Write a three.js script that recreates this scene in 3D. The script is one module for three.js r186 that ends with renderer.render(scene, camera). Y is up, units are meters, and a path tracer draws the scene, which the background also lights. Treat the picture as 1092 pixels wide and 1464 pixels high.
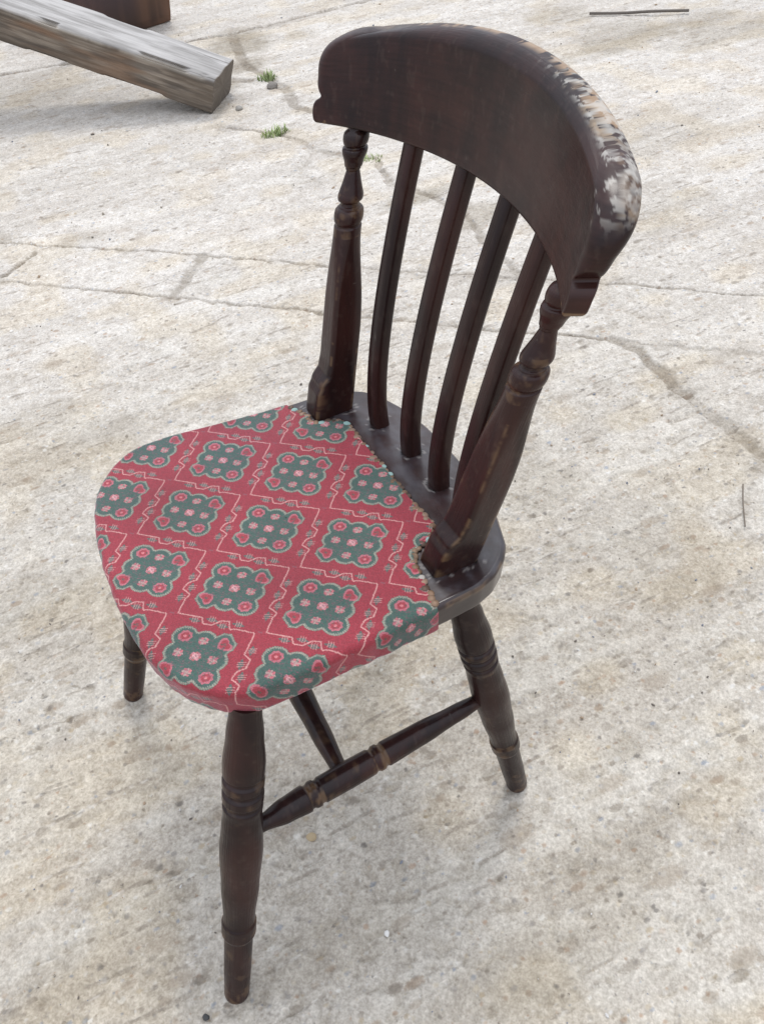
import * as THREE from 'three';
import { mergeGeometries } from 'three/addons/utils/BufferGeometryUtils.js';

// ---------------------------------------------------------------- camera, sky, light, exposure
const scene = new THREE.Scene();
const camera = new THREE.PerspectiveCamera(59.7, 763 / 1024, 0.02, 400);
camera.position.set(0.6554, 1.0842, 0.1354);
camera.up.set(-0.5984, 0.7150, -0.3615);
camera.lookAt(0.6554 - 0.66898, 1.0842 - 0.69419, 0.1354 - 0.26566);
scene.add(camera);

const SKY = 1.02;
{ // even overcast sky, brighter towards the zenith
  const w = 64, h = 32, d = new Float32Array(w * h * 4);
  for (let j = 0; j < h; j++) for (let i = 0; i < w; i++) {
    const el = ((j + 0.5) / h - 0.5) * Math.PI, s = Math.max(0, Math.sin(el));
    const L = SKY * (0.55 + 0.75 * s), k = (j * w + i) * 4;
    if (el < 0) { d[k] = 0.30; d[k + 1] = 0.29; d[k + 2] = 0.28; } else { d[k] = 0.93 * L; d[k + 1] = 0.99 * L; d[k + 2] = 1.11 * L; }
    d[k + 3] = 1;
  }
  const t = new THREE.DataTexture(d, w, h, THREE.RGBAFormat, THREE.FloatType);
  t.mapping = THREE.EquirectangularReflectionMapping; t.magFilter = THREE.LinearFilter; t.needsUpdate = true;
  scene.background = t; scene.environment = t;
}
const sun = new THREE.DirectionalLight(new THREE.Color(1, 0.97, 0.92), 1.1);
sun.position.set(-2.2, 5.5, -1.6); sun.target.position.set(0, 0, 0);
sun.castShadow = true; sun.shadow.radius = 30; sun.shadow.mapSize.set(2048, 2048);
Object.assign(sun.shadow.camera, { left: -5, right: 5, top: 5, bottom: -5, near: 0.1, far: 20 });
scene.add(sun, sun.target);

const renderer = new THREE.WebGLRenderer({ antialias: true });
renderer.setSize(763, 1024);
renderer.toneMapping = THREE.LinearToneMapping;
renderer.toneMappingExposure = 1.29;
renderer.shadowMap.enabled = true;

// ---------------------------------------------------------------- noise and helpers
function rng(seed) { let a = seed >>> 0; return () => { a = (a + 0x6D2B79F5) | 0; let t = Math.imul(a ^ (a >>> 15), 1 | a); t = (t + Math.imul(t ^ (t >>> 7), 61 | t)) ^ t; return ((t ^ (t >>> 14)) >>> 0) / 4294967296; }; }
const TAB = new Float32Array(65536); { const r = rng(77); for (let i = 0; i < 65536; i++) TAB[i] = r(); }
const hs = (x, y) => TAB[(y & 255) * 256 + (x & 255)];
const fade = t => t * t * (3 - 2 * t);
function noise2(x, y) { const xi = Math.floor(x), yi = Math.floor(y), u = fade(x - xi), v = fade(y - yi);
  const a = hs(xi, yi), b = hs(xi + 1, yi), c = hs(xi, yi + 1), d = hs(xi + 1, yi + 1); return a + (b - a) * u + (c - a + (a - b - c + d) * u) * v; }
function tile2(x, y, px, py, o) { const xi = Math.floor(x), yi = Math.floor(y), u = fade(x - xi), v = fade(y - yi);
  const x0 = ((xi % px) + px) % px, x1 = (x0 + 1) % px, y0 = ((yi % py) + py) % py, y1 = (y0 + 1) % py;
  const H = (p, q) => TAB[((q * 641 + p * 1 + o * 7919 + ((q * 37) ^ (p * 11))) & 65535)];
  const a = H(x0, y0), b = H(x1, y0), c = H(x0, y1), d = H(x1, y1); return a + (b - a) * u + (c - a + (a - b - c + d) * u) * v; }
function noise3(x, y, z) { const zi = Math.floor(z), w = fade(z - zi); const a = noise2(x + zi * 37.3, y + zi * 17.7), b = noise2(x + (zi + 1) * 37.3, y + (zi + 1) * 17.7); return a + (b - a) * w; }
function fbm2(x, y, o = 4) { let s = 0, a = 0.5, n = 0; for (let i = 0; i < o; i++) { s += a * noise2(x, y); n += a; a *= 0.5; x = x * 2.03 + 11.7; y = y * 2.03 + 5.3; } return s / n; }
function fbm3(x, y, z, o = 3) { let s = 0, a = 0.5, n = 0; for (let i = 0; i < o; i++) { s += a * noise3(x, y, z); n += a; a *= 0.5; x = x * 2.03 + 3.1; y = y * 2.03 + 5.3; z = z * 2.03 + 1.7; } return s / n; }
const clamp = (x, a = 0, b = 1) => Math.min(b, Math.max(a, x));
const ss = (a, b, x) => { const t = clamp((x - a) / (b - a)); return t * t * (3 - 2 * t); };
const mix = (a, b, t) => a + (b - a) * t;
const mix3 = (a, b, t) => [mix(a[0], b[0], t), mix(a[1], b[1], t), mix(a[2], b[2], t)];
const V = (x, y, z) => new THREE.Vector3(x, y, z);
function lerpTable(tab, x) { // [[x, y], ...] linear
  if (x <= tab[0][0]) return tab[0][1];
  for (let i = 1; i < tab.length; i++) if (x <= tab[i][0]) { const k = (x - tab[i - 1][0]) / (tab[i][0] - tab[i - 1][0]); return mix(tab[i - 1][1], tab[i][1], k); }
  return tab[tab.length - 1][1];
}
function smoothTable(tab, x) { // with eased steps
  if (x <= tab[0][0]) return tab[0][1];
  for (let i = 1; i < tab.length; i++) if (x <= tab[i][0]) { const k = (x - tab[i - 1][0]) / (tab[i][0] - tab[i - 1][0]); return mix(tab[i - 1][1], tab[i][1], fade(k)); }
  return tab[tab.length - 1][1];
}
function curveTable(tab, x) { // Catmull-Rom through the points
  if (x <= tab[0][0]) return tab[0][1];
  for (let i = 1; i < tab.length; i++) if (x <= tab[i][0]) {
    const [x1, y1] = tab[i - 1], [x2, y2] = tab[i], a = tab[Math.max(0, i - 2)], b = tab[Math.min(tab.length - 1, i + 1)], k = (x - x1) / (x2 - x1), m1 = (y2 - a[1]) / (x2 - a[0]) * (x2 - x1), m2 = (b[1] - y1) / (b[0] - x1) * (x2 - x1);
    return (2 * k ** 3 - 3 * k * k + 1) * y1 + (k ** 3 - 2 * k * k + k) * m1 + (-2 * k ** 3 + 3 * k * k) * y2 + (k ** 3 - k * k) * m2; }
  return tab[tab.length - 1][1];
}
function add(parent, name, geo, m) { const o = new THREE.Mesh(geo, m); o.name = name; parent.add(o); return o; }
function tag(o, label, category, group) { o.userData.label = label; o.userData.category = category; if (group) o.userData.group = group; return o; }
// closed rings -> tube with capped ends; colour(pos, i, j) -> linear rgb
function skin(rings, color, caps = true) {
  const n = rings[0].length, m = rings.length, pos = [], col = [], uv = [], idx = [];
  for (let i = 0; i < m; i++) for (let j = 0; j <= n; j++) { const p = rings[i][j % n]; pos.push(p.x, p.y, p.z); col.push(...color(p, i, j % n)); uv.push(j / n, i / (m - 1)); }
  for (let i = 0; i < m - 1; i++) for (let j = 0; j < n; j++) { const a = i * (n + 1) + j, b = a + 1, c = a + n + 1, d = c + 1; idx.push(a, c, b, b, c, d); }
  const g = new THREE.BufferGeometry();
  g.setAttribute('position', new THREE.Float32BufferAttribute(pos, 3)); g.setAttribute('uv', new THREE.Float32BufferAttribute(uv, 2)); g.setAttribute('color', new THREE.Float32BufferAttribute(col, 3));
  g.setIndex(idx); g.computeVertexNormals();
  { // weld the normals along the seam
    const N = g.attributes.normal; for (let i = 0; i < m; i++) { const a = i * (n + 1), b = a + n; const v = V(N.getX(a) + N.getX(b), N.getY(a) + N.getY(b), N.getZ(a) + N.getZ(b)).normalize(); N.setXYZ(a, v.x, v.y, v.z); N.setXYZ(b, v.x, v.y, v.z); } }
  if (!caps) return g;
  const parts = [g.toNonIndexed()];
  for (const e of [0, m - 1]) {
    const c = V(0, 0, 0); rings[e].forEach(p => c.add(p)); c.divideScalar(n); const q = [], cc = [], u2 = [];
    for (let j = 0; j < n; j++) { const a = rings[e][j], b = rings[e][(j + 1) % n]; for (const p of e ? [c, b, a] : [c, a, b]) { q.push(p.x, p.y, p.z); cc.push(...color(p, e, j)); u2.push(0, 0); } }
    const k = new THREE.BufferGeometry(); k.setAttribute('position', new THREE.Float32BufferAttribute(q, 3)); k.setAttribute('uv', new THREE.Float32BufferAttribute(u2, 2)); k.setAttribute('color', new THREE.Float32BufferAttribute(cc, 3)); k.computeVertexNormals(); parts.push(k);
  }
  return mergeGeometries(parts);
}
function frame(dir) { const t = dir.clone().normalize(), x = V(0, 0, 1).cross(t); if (x.length() < 0.2) x.copy(V(1, 0, 0)); x.addScaledVector(t, -x.dot(t)).normalize(); return [x, t.clone().cross(x).negate(), t]; }
function data8(n, m, fill, srgb, rep = true) { const d = new Uint8Array(n * m * 4); fill(d); const t = new THREE.DataTexture(d, n, m, THREE.RGBAFormat); t.magFilter = THREE.LinearFilter; t.minFilter = THREE.LinearMipmapLinearFilter; t.generateMipmaps = true; if (rep) t.wrapS = t.wrapT = THREE.RepeatWrapping; if (srgb) t.colorSpace = THREE.SRGBColorSpace; t.needsUpdate = true; return t; }

// ---------------------------------------------------------------- concrete textures (2048 texels over 3 m)
const GT = 2048, GM = 3.0;
const gColor = new Float32Array(GT * GT * 3), gBump = new Float32Array(GT * GT);
{
  const r = rng(5);
  for (let y = 0; y < GT; y++) for (let x = 0; x < GT; x++) {
    const u = x / GT, v = y / GT, k = y * GT + x;
    const wob = 0.05 * (tile2(u * 6, v * 3, 6, 3, 1) - 0.5);
    const broom = tile2((u + wob) * 190, v * 14, 190, 14, 2), broom2 = tile2((u + wob) * 70, v * 9, 70, 9, 3);
    const f1 = tile2(u * 24, v * 18, 24, 18, 4), f2 = tile2(u * 70, v * 60, 70, 60, 5), f3 = tile2(u * 200, v * 190, 200, 190, 6), f4 = tile2(u * 640, v * 640, 640, 640, 7), f5 = tile2(u * 1024, v * 1024, 1024, 1024, 8);
    const streak = 0.55 * broom2 + 0.45 * broom;
    const tone = 0.08 * f1 + 0.18 * f2 + 0.24 * f3 + 0.50 * streak;       // 0..1
    const pale = ss(0.34, 0.68, tone);
    let c = mix3([0.664, 0.632, 0.584], [0.708, 0.680, 0.634], pale);
    const warm = ss(0.5, 0.8, tile2(u * 40, v * 30, 40, 30, 9)); c = mix3(c, [c[0] * 1.0, c[1] * 0.985, c[2] * 0.955], warm);
    const g = (f4 - 0.5) * 0.06 + (f5 - 0.5) * 0.10 + (f3 - 0.5) * 0.02 + (hs(x * 3 + (y >> 8) * 57, y * 7 + (x >> 8) * 31) - 0.5) * 0.11;
    gColor[k * 3] = c[0] + g; gColor[k * 3 + 1] = c[1] + g; gColor[k * 3 + 2] = c[2] + g * 0.98;
    gBump[k] = 0.5 + (f4 - 0.5) * 0.26 + (f5 - 0.5) * 0.18 + (f3 - 0.5) * 0.25 + (streak - 0.5) * 0.35;
  }
  const pal = [[0.42, 0.38, 0.33], [0.50, 0.48, 0.46], [0.86, 0.85, 0.82], [0.80, 0.79, 0.77], [0.47, 0.50, 0.55], [0.58, 0.47, 0.38], [0.63, 0.56, 0.45], [0.35, 0.33, 0.31], [0.74, 0.69, 0.60]];
  const dot = (cx, cy, rx, ry, c, s, b) => {
    const x0 = Math.ceil(cx - rx), x1 = Math.floor(cx + rx), y0 = Math.ceil(cy - ry), y1 = Math.floor(cy + ry);
    for (let y = y0; y <= y1; y++) for (let x = x0; x <= x1; x++) {
      const q = ((x - cx) / rx) ** 2 + ((y - cy) / ry) ** 2 + (hs(x * 3, y * 5) - 0.5) * 0.7; if (q > 1) continue;
      const k = ((y & (GT - 1)) * GT + (x & (GT - 1))), w = s * (1 - q * q * 0.8);
      for (let i = 0; i < 3; i++) gColor[k * 3 + i] = mix(gColor[k * 3 + i], c[i], w);
      gBump[k] += b * (1 - q);
    }
  };
  for (let i = 0; i < 70000; i++) { const R = 0.7 + 2.0 * r() ** 3; dot(r() * GT, r() * GT, R, R * (0.7 + 0.9 * r()), pal[(r() * pal.length) | 0], 0.18 + 0.45 * r(), (r() - 0.5) * 0.5); }
  for (let i = 0; i < 1500; i++) { const cx = r() * GT, cy = r() * GT, n = 2 + 5 * r(), a = (r() - 0.5) * 0.3; for (let k = 0; k < n; k++) dot(cx + k * 6 * Math.sin(a), cy + k * 6 * Math.cos(a), 1 + 1.6 * r(), 3 + 5 * r(), r() < 0.7 ? [0.47, 0.43, 0.38] : [0.84, 0.82, 0.79], 0.18 + 0.25 * r(), -0.3); }
  for (let i = 0; i < 2600; i++) { const R = 1.6 + 4.2 * r() ** 2; dot(r() * GT, r() * GT, R * 0.8, R * (0.7 + 1.3 * r()), r() < 0.6 ? [0.44, 0.40, 0.35] : [0.53, 0.45, 0.37], 0.25 + 0.35 * r(), -0.5 * r()); }
  for (let i = 0; i < 500; i++) { const R = 5 + 11 * r() ** 2; dot(r() * GT, r() * GT, R * 0.6, R * 1.2, [0.50, 0.44, 0.37], 0.16 + 0.25 * r(), -0.15); }
}
const concreteMap = data8(GT, GT, d => { for (let k = 0; k < GT * GT; k++) { for (let i = 0; i < 3; i++) d[k * 4 + i] = clamp(gColor[k * 3 + i]) * 255; d[k * 4 + 3] = 255; } }, true);
const concreteBump = data8(GT, GT, d => { for (let k = 0; k < GT * GT; k++) { d[k * 4] = d[k * 4 + 1] = d[k * 4 + 2] = clamp(gBump[k]) * 255; d[k * 4 + 3] = 255; } }, false);
const concrete = new THREE.MeshStandardMaterial({ map: concreteMap, bumpMap: concreteBump, bumpScale: 0.0035, roughness: 0.85, vertexColors: true });

// ---------------------------------------------------------------- the concrete yard: one relief cut into slabs at its joints
// polyline cracks: points, half width, depth, dirt strength
const cracks = [
  { p: [[-4.6, 3.08], [-1.89, 0.154], [-1.66, -0.105], [-1.51, -0.273], [-1.36, -0.431], [-1.251, -0.538], [-0.784, -1.07], [-0.684, -1.17], [-0.53, -1.33], [1.2, -3.2]], w: 0.004, d: 0.005, k: 0.75 },
  { p: [[-4.4, 3.07], [-1.662, 0.189], [-1.574, 0.097], [-1.4536, -0.037], [-1.326, -0.171], [-1.199, -0.298], [-1.0586, -0.4457], [-0.697, -0.824], [-0.595, -0.93]], w: 0.0045, d: 0.0055, k: 0.8 },
  { p: [[-0.595, -0.93], [-0.42, -1.115], [1.2, -2.8]], w: 0.005, d: 0.004, k: 0.45 },
  { p: [[-0.60, -0.925], [-0.547, -0.946], [-0.44, -0.932], [-0.335, -0.926], [-0.224, -0.932], [-0.16, -0.923], [0.1, -0.91], [1.4, -0.88]], w: 0.0125, d: 0.006, k: 0.75 },
  { p: [[-1.481, -0.302], [-1.42, -0.25], [-1.368, -0.22], [-1.326, -0.171]], w: 0.013, d: 0.005, k: 0.75 },
  { p: [[-1.7715, 0.079], [-1.73, 0.12], [-1.69, 0.175]], w: 0.006, d: 0.007, k: 0.9 },
  { p: [[-3.45, -5], [-3.247, -1.64], [-3.2375, -1.336], [-3.2344, -0.99], [-3.336, -0.32], [-3.38, -0.075], [-3.6, 2.5]], w: 0.012, d: 0.014, k: 1 },
  { p: [[-3.2344, -0.99], [-3.02, -0.946], [-2.83, -0.90], [-2.64, -0.919], [-2.45, -0.93], [-2.31, -0.896], [-2.217, -0.919]], w: 0.018, d: 0.007, k: 0.7 },
  { p: [[-2.64, -0.86], [-2.70, -0.80], [-2.66, -0.75]], w: 0.02, d: 0.006, k: 0.7 },
  { p: [[-2.30, -0.62], [-2.12, -0.758], [-2.02, -0.80], [-1.917, -0.804], [-1.7435, -0.922], [-1.567, -0.891], [-1.42, -0.95], [-1.286, -0.966], [-1.134, -0.93], [-0.93, -0.915]], w: 0.009, d: 0.007, k: 0.65 },
  { p: [[-2.12, -0.758], [-2.217, -0.919]], w: 0.006, d: 0.004, k: 0.4 },
  { p: [[-1.917, -0.804], [-1.80, -0.70], [-1.70, -0.72]], w: 0.003, d: 0.004, k: 0.5 },
];
function crackAt(x, z) { // [depth, dirt]
  let dep = 0, dirt = 0;
  const jx = (fbm2(x * 22 + 3, z * 22 + 9, 3) - 0.5) * 0.022, jz = (fbm2(x * 22 + 71, z * 22 + 33, 3) - 0.5) * 0.022;
  for (const c of cracks) {
    let best = 1e9, at = 0;
    for (let i = 1; i < c.p.length; i++) {
      const [ax, az] = c.p[i - 1], [bx, bz] = c.p[i], ux = bx - ax, uz = bz - az, t = clamp(((x + jx - ax) * ux + (z + jz - az) * uz) / (ux * ux + uz * uz)), dx = x + jx - ax - ux * t, dz = z + jz - az - uz * t, d = dx * dx + dz * dz;
      if (d < best) { best = d; at = i; }
    }
    const d = Math.sqrt(best); if (d > 0.16) continue;
    const vary = 0.65 + 0.8 * fbm2(x * 5 + at, z * 5 + 40, 3), w = c.w * vary, e = 1 - ss(w * 0.72, w * 1.06, d + 0.004 * (noise2(x * 150, z * 150) - 0.5));
    dep = Math.max(dep, c.d * e * (0.35 + 0.6 * noise2(x * 40, z * 40)));
    const halo = 1 - ss(w * 0.5, w * 1.7 + 0.05 * ss(0.55, 0.72, fbm2(x * 6, z * 6 + 9, 3)), d + 0.02 * (fbm2(x * 40, z * 40, 2) - 0.5));
    dirt = Math.max(dirt, c.k * (0.82 + 0.3 * ss(0.3, 0.7, fbm2(x * 9 + 5, z * 9, 3))) * Math.max(e * 0.95, halo * 0.4));
  }
  return [dep, dirt];
}
// dirty patches seen on the slabs: x, z, radius along x, radius along z, strength
const stains = [[-2.10, -2.22, 0.10, 0.45, 0.7], [-2.20, -2.15, 0.16, 0.20, 0.45], [-1.95, -2.45, 0.12, 0.3, 0.5], [-2.52, -2.1, 0.12, 0.16, 0.5], [-3.10, -0.98, 0.18, 0.16, 0.8], [-2.82, -0.90, 0.10, 0.13, 0.7], [-3.0, -1.2, 0.07, 0.1, 0.4], [-1.45, -0.92, 0.05, 0.13, 0.75], [-1.26, -0.98, 0.07, 0.10, 0.6], [-3.1, -0.2, 0.2, 0.3, 0.35], [-2.66, -0.76, 0.07, 0.07, 0.7],
  [0.19, -0.355, 0.022, 0.03, 0.5], [0.30, -0.25, 0.05, 0.12, 0.35], [0.36, -0.1, 0.04, 0.12, 0.4], [-0.85, 0.16, 0.10, 0.16, 0.35], [-1.0, 0.22, 0.06, 0.1, 0.4], [0.12, 0.38, 0.05, 0.08, 0.35], [0.24, 0.06, 0.04, 0.12, 0.3], [-0.3, -0.55, 0.06, 0.09, 0.3], [-0.05, -0.62, 0.1, 0.1, 0.25], [-1.05, -1.35, 0.12, 0.2, 0.3], [-1.4, -1.7, 0.15, 0.3, 0.3], [-1.9, 0.16, 0.06, 0.08, 0.5], [-1.78, -0.04, 0.05, 0.07, 0.45], [-0.5, 0.3, 0.08, 0.12, 0.3]];
function groundColor(x, z) {
  const [dep, dirt] = crackAt(x, z);
  let c = [1, 1, 1];
  const big = fbm2(x * 1.3 + 4, z * 0.8 + 2, 4), mid = fbm2(x * 7, z * 3.2 + 20, 4);
  const band = fbm2((x + 0.06 * noise2(x * 2, z * 1.5)) * 17, z * 1.6 + 60, 4); const t = (big - 0.5) * 0.14 + (mid - 0.5) * 0.08 + (band - 0.5) * 0.20; c = [1 + t, 1 + t * 1.03, 1 + t * 1.08];
  const brown = ss(0.52, 0.72, fbm2(x * 8 + 50, z * 3.6 + 8, 4)) * 0.13; c = mix3(c, [0.80, 0.73, 0.65], brown);
  const farPale = 1.0 + 0.25 * ss(0.5, 2.2, Math.hypot(x - 0.5, z)) * 0.6; c = [c[0] * farPale, c[1] * mix(1, farPale, 1.12), c[2] * mix(1, farPale, 1.5)];  // concrete gets paler and slightly bluer with distance from the chair
  let s = 0; for (const q of stains) { const d = ((x - q[0]) / q[2]) ** 2 + ((z - q[1]) / q[3]) ** 2; if (d < 3) s = Math.max(s, q[4] * (1 - ss(0.15, 1.5, d + 1.6 * (fbm2(x * 14, z * 9, 4) - 0.5)))); }
  c = mix3(c, [0.50, 0.45, 0.36], s * 0.8);
  const dl = dirt * (0.75 + 0.5 * (fbm2(x * 30, z * 30, 3) - 0.5));
  c = mix3(c, [0.33, 0.28, 0.22], clamp(dl));
  return [c, dep];
}
const gxs = [], gzs = [];
{
  const grow = (from, to, s0, rate, out, sgn) => { let v = from, s = s0; while (sgn * (to - v) > 0) { v += sgn * s; s *= rate; out.push(v); } };
  const left = [], right = []; for (let v = -0.7; v <= 0.62; v += 0.004) gxs.push(v);
  grow(-0.7, -5, 0.004, 1.0022, left, -1); grow(left[left.length - 1], -120, 0.05, 1.45, left, -1); grow(0.62, 120, 0.01, 1.45, right, 1);
  gxs.unshift(...left.reverse()); gxs.push(...right);
  const a = [], b = []; for (let v = -0.95; v <= 0.52; v += 0.004) gzs.push(v);
  grow(-0.95, -3.2, 0.004, 1.004, a, -1); grow(a[a.length - 1], -120, 0.05, 1.45, a, -1); grow(0.52, 0.9, 0.006, 1.02, b, 1); grow(b[b.length - 1], 120, 0.05, 1.45, b, 1);
  gzs.unshift(...a.reverse()); gzs.push(...b);
}
const groundY = (x, z) => (fbm2(x * 2, z * 2, 2) - 0.5) * 0.006;
{
  const nx = gxs.length, nz = gzs.length, pos = new Float32Array(nx * nz * 3), col = new Float32Array(nx * nz * 3), uv = new Float32Array(nx * nz * 2);
  for (let i = 0; i < nx; i++) for (let j = 0; j < nz; j++) {
    const k = i * nz + j, x = gxs[i], z = gzs[j], far = Math.abs(x) > 6 || Math.abs(z) > 5;
    let y = groundY(x, z), c = [1, 1, 1];
    if (!far) {
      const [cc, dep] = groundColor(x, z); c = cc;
      const warp = 0.03 * (noise2(x * 3, z * 2) - 0.5);
      const ridge = fbm2((x + warp) * 62, z * 3.4, 2) - 0.5, pit = fbm2(x * 90, z * 60, 2);
      const fine = Math.max(0, 1 - Math.hypot(x, z) / 3);
      y += ridge * 0.0042 - dep - 0.004 * ss(0.60, 0.75, pit) * fine + (fbm2(x * 26, z * 22, 3) - 0.5) * 0.0022;
      const leg = Math.min(...[[0.2316, 0.2116], [-0.2316, 0.2116], [0.1635, -0.2052], [-0.1635, -0.2052]].map(q => Math.hypot(x - q[0], z - q[1])));
      if (leg < 0.05) y = mix(Math.min(y, 0.0005), y, ss(0.016, 0.05, leg));
      const hollow = ss(0.60, 0.75, pit); c = [c[0] * (1 - 0.07 * hollow), c[1] * (1 - 0.08 * hollow), c[2] * (1 - 0.10 * hollow)];
    }
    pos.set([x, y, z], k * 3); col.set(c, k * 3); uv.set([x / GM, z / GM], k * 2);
  }
  const lineAt = (p, x) => lerpTable(p, x);
  const region = (x, z) => {
    const jt = lerpTable([[-5, -3.45], [-1.64, -3.247], [-0.99, -3.234], [-0.32, -3.336], [-0.075, -3.38], [2.5, -3.6]], z);
    if (x < jt) return 0;
    if (z < lineAt(cracks[0].p, x)) return 1;
    const zb = x < -0.595 ? lineAt(cracks[1].p, x) : lineAt(cracks[2].p, x);
    if (z < zb) { const s = x - z; return s < -1.86 ? 2 : s < -1.165 ? 3 : 4; }
    if (x > -0.595 && z < lineAt(cracks[3].p, x)) return 5;
    return 6;
  };
  const lists = [[], [], [], [], [], [], []];
  for (let i = 0; i < nx - 1; i++) for (let j = 0; j < nz - 1; j++) {
    const a = i * nz + j, b = a + 1, c = a + nz, d = c + 1, L = lists[region((gxs[i] + gxs[i + 1]) / 2, (gzs[j] + gzs[j + 1]) / 2)]; L.push(a, b, c, b, d, c);
  }
  const whole = new THREE.BufferGeometry(); whole.setAttribute('position', new THREE.BufferAttribute(pos, 3)); const all = []; for (const L of lists) for (let i = 0; i < L.length; i++) all.push(L[i]);
  whole.setIndex(new THREE.BufferAttribute(new Uint32Array(all), 1)); whole.computeVertexNormals(); const nor = whole.attributes.normal.array;
  const ground = new THREE.Group(); ground.name = 'ground'; ground.userData = { kind: 'structure', label: 'pale worn concrete yard with dirty joints and cracks' }; scene.add(ground);
  for (const L of lists) {
    const map = new Int32Array(nx * nz).fill(-1), P = [], N = [], C = [], U = [], I = new Uint32Array(L.length); let n = 0;
    for (let q = 0; q < L.length; q++) { const k = L[q]; if (map[k] < 0) { map[k] = n++; for (let e = 0; e < 3; e++) { P.push(pos[k * 3 + e]); N.push(nor[k * 3 + e]); C.push(col[k * 3 + e]); } U.push(uv[k * 2], uv[k * 2 + 1]); } I[q] = map[k]; }
    const g = new THREE.BufferGeometry(); g.setAttribute('position', new THREE.Float32BufferAttribute(P, 3)); g.setAttribute('normal', new THREE.Float32BufferAttribute(N, 3)); g.setAttribute('color', new THREE.Float32BufferAttribute(C, 3)); g.setAttribute('uv', new THREE.Float32BufferAttribute(U, 2)); g.setIndex(new THREE.BufferAttribute(I, 1));
    add(ground, 'concrete_slab', g, concrete);
  }
}

// ---------------------------------------------------------------- chair materials
const grainBump = data8(512, 512, d => { for (let y = 0; y < 512; y++) for (let x = 0; x < 512; x++) { const v = 0.5 * tile2(x / 512 * 90, y / 512 * 8, 90, 8, 3) + 0.3 * tile2(x / 512 * 256, y / 512 * 24, 256, 24, 4) + 0.2 * tile2(x / 4, y / 4, 128, 128, 5); const k = (y * 512 + x) * 4; d[k] = d[k + 1] = d[k + 2] = v * 255; d[k + 3] = 255; } }, false);
const woodRough = data8(256, 256, d => { for (let y = 0; y < 256; y++) for (let x = 0; x < 256; x++) { const v = 0.40 + 0.5 * (0.5 * tile2(x / 256 * 12, y / 256 * 12, 12, 12, 1) + 0.5 * tile2(x / 256 * 60, y / 256 * 60, 60, 60, 2)); const k = (y * 256 + x) * 4; d[k] = d[k + 1] = d[k + 2] = clamp(v) * 255; d[k + 3] = 255; } }, false);
const varnish = new THREE.MeshPhysicalMaterial({ vertexColors: true, roughness: 0.62, roughnessMap: woodRough, specularIntensity: 0.12, bumpMap: grainBump, bumpScale: 0.0005, clearcoat: 0.42, clearcoatRoughness: 0.22 });
const seatVarnish = new THREE.MeshPhysicalMaterial({ vertexColors: true, roughness: 0.6, roughnessMap: woodRough, specularIntensity: 0.5, bumpMap: grainBump, bumpScale: 0.0003, clearcoat: 0.6, clearcoatRoughness: 0.2 });
// dark stain with reddish undertone, rubbed pale where wear (0..1) is high
const DARK = [0.0140, 0.0062, 0.0060], RED = [0.040, 0.0138, 0.0108], RAW = [0.27, 0.165, 0.085], PAINT = [0.50, 0.47, 0.42];
function woodTone(p, along, wear) {
  const g = fbm3(p.x * 90, p.y * 9, p.z * 90, 3), m = fbm3(p.x * 14 + 7, p.y * 7, p.z * 14, 3);
  let c = mix3(DARK, RED, clamp(ss(0.35, 0.75, m) * 0.7 + (g - 0.5) * 1.0));
  const w = wear * ss(0.50, 0.66, fbm3(p.x * 120 + 9, p.y * 80, p.z * 120, 3) + (wear - 0.5) * 0.5);
  c = mix3(c, RAW, clamp(w) * 0.45);
  const scuff = ss(0.62, 0.74, fbm3(p.x * 210 + 5, p.y * 110, p.z * 210, 3)); c = mix3(c, [0.085, 0.058, 0.046], scuff * 0.16);
  const scratch = noise3(p.x * 380, p.y * 150, p.z * 380); if (scratch > 0.965) c = mix3(c, [0.12, 0.10, 0.085], 0.4);
  return c;
}
const chair = new THREE.Group(); chair.name = 'wooden_chair'; scene.add(chair);
tag(chair, 'dark brown wooden spindle back chair with red and green patterned seat, standing on the concrete', 'chair');

// ---------------------------------------------------------------- seat
const SEAT_Y = 0.445, SEAT_T = 0.034;
const outlineTab = []; // angle from +z (front) towards +x, half outline, mirrored
function outlineR(th) { // superellipse-like saddle outline: straight front, tapering sides, round back
  const s = Math.sin(th), c = Math.cos(th); // direction x = s, z = c about the centre (0, -0.02)
  // march along the ray until outside
  let lo = 0.05, hi = 0.4;
  for (let i = 0; i < 24; i++) { const r = (lo + hi) / 2, x = r * s, z = -0.02 + r * c; if (insideSeat(Math.abs(x), z) < 0) lo = r; else hi = r; }
  return lo;
}
function insideSeat(x, z) { // signed distance-like
  // half width as a function of z
  const zf = 0.166, zb = -0.219;
  if (z > zf) return 1; if (z < zb) return 1;
  const hw = lerpTable([[-0.219, 0.02], [-0.2165, 0.06], [-0.209, 0.105], [-0.1955, 0.144], [-0.184, 0.159], [-0.165, 0.173], [-0.145, 0.1795], [-0.12, 0.1815], [-0.06, 0.1845], [0, 0.1895], [0.05, 0.1935], [0.085, 0.1925], [0.10, 0.1875], [0.109, 0.182], [0.12, 0.1735], [0.137, 0.154], [0.148, 0.134], [0.157, 0.106], [0.163, 0.07], [0.166, 0.02]], z);
  return x - hw;
}
const SEG = 360; const outR = []; for (let j = 0; j < SEG; j++) outR.push(outlineR(j / SEG * Math.PI * 2));
{ const t = outR.slice(); for (let k = 0; k < 3; k++) for (let j = 0; j < SEG; j++) outR[j] = (t[(j + SEG - 1) % SEG] + t[j] * 2 + t[(j + 1) % SEG]) / 4; }
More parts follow.
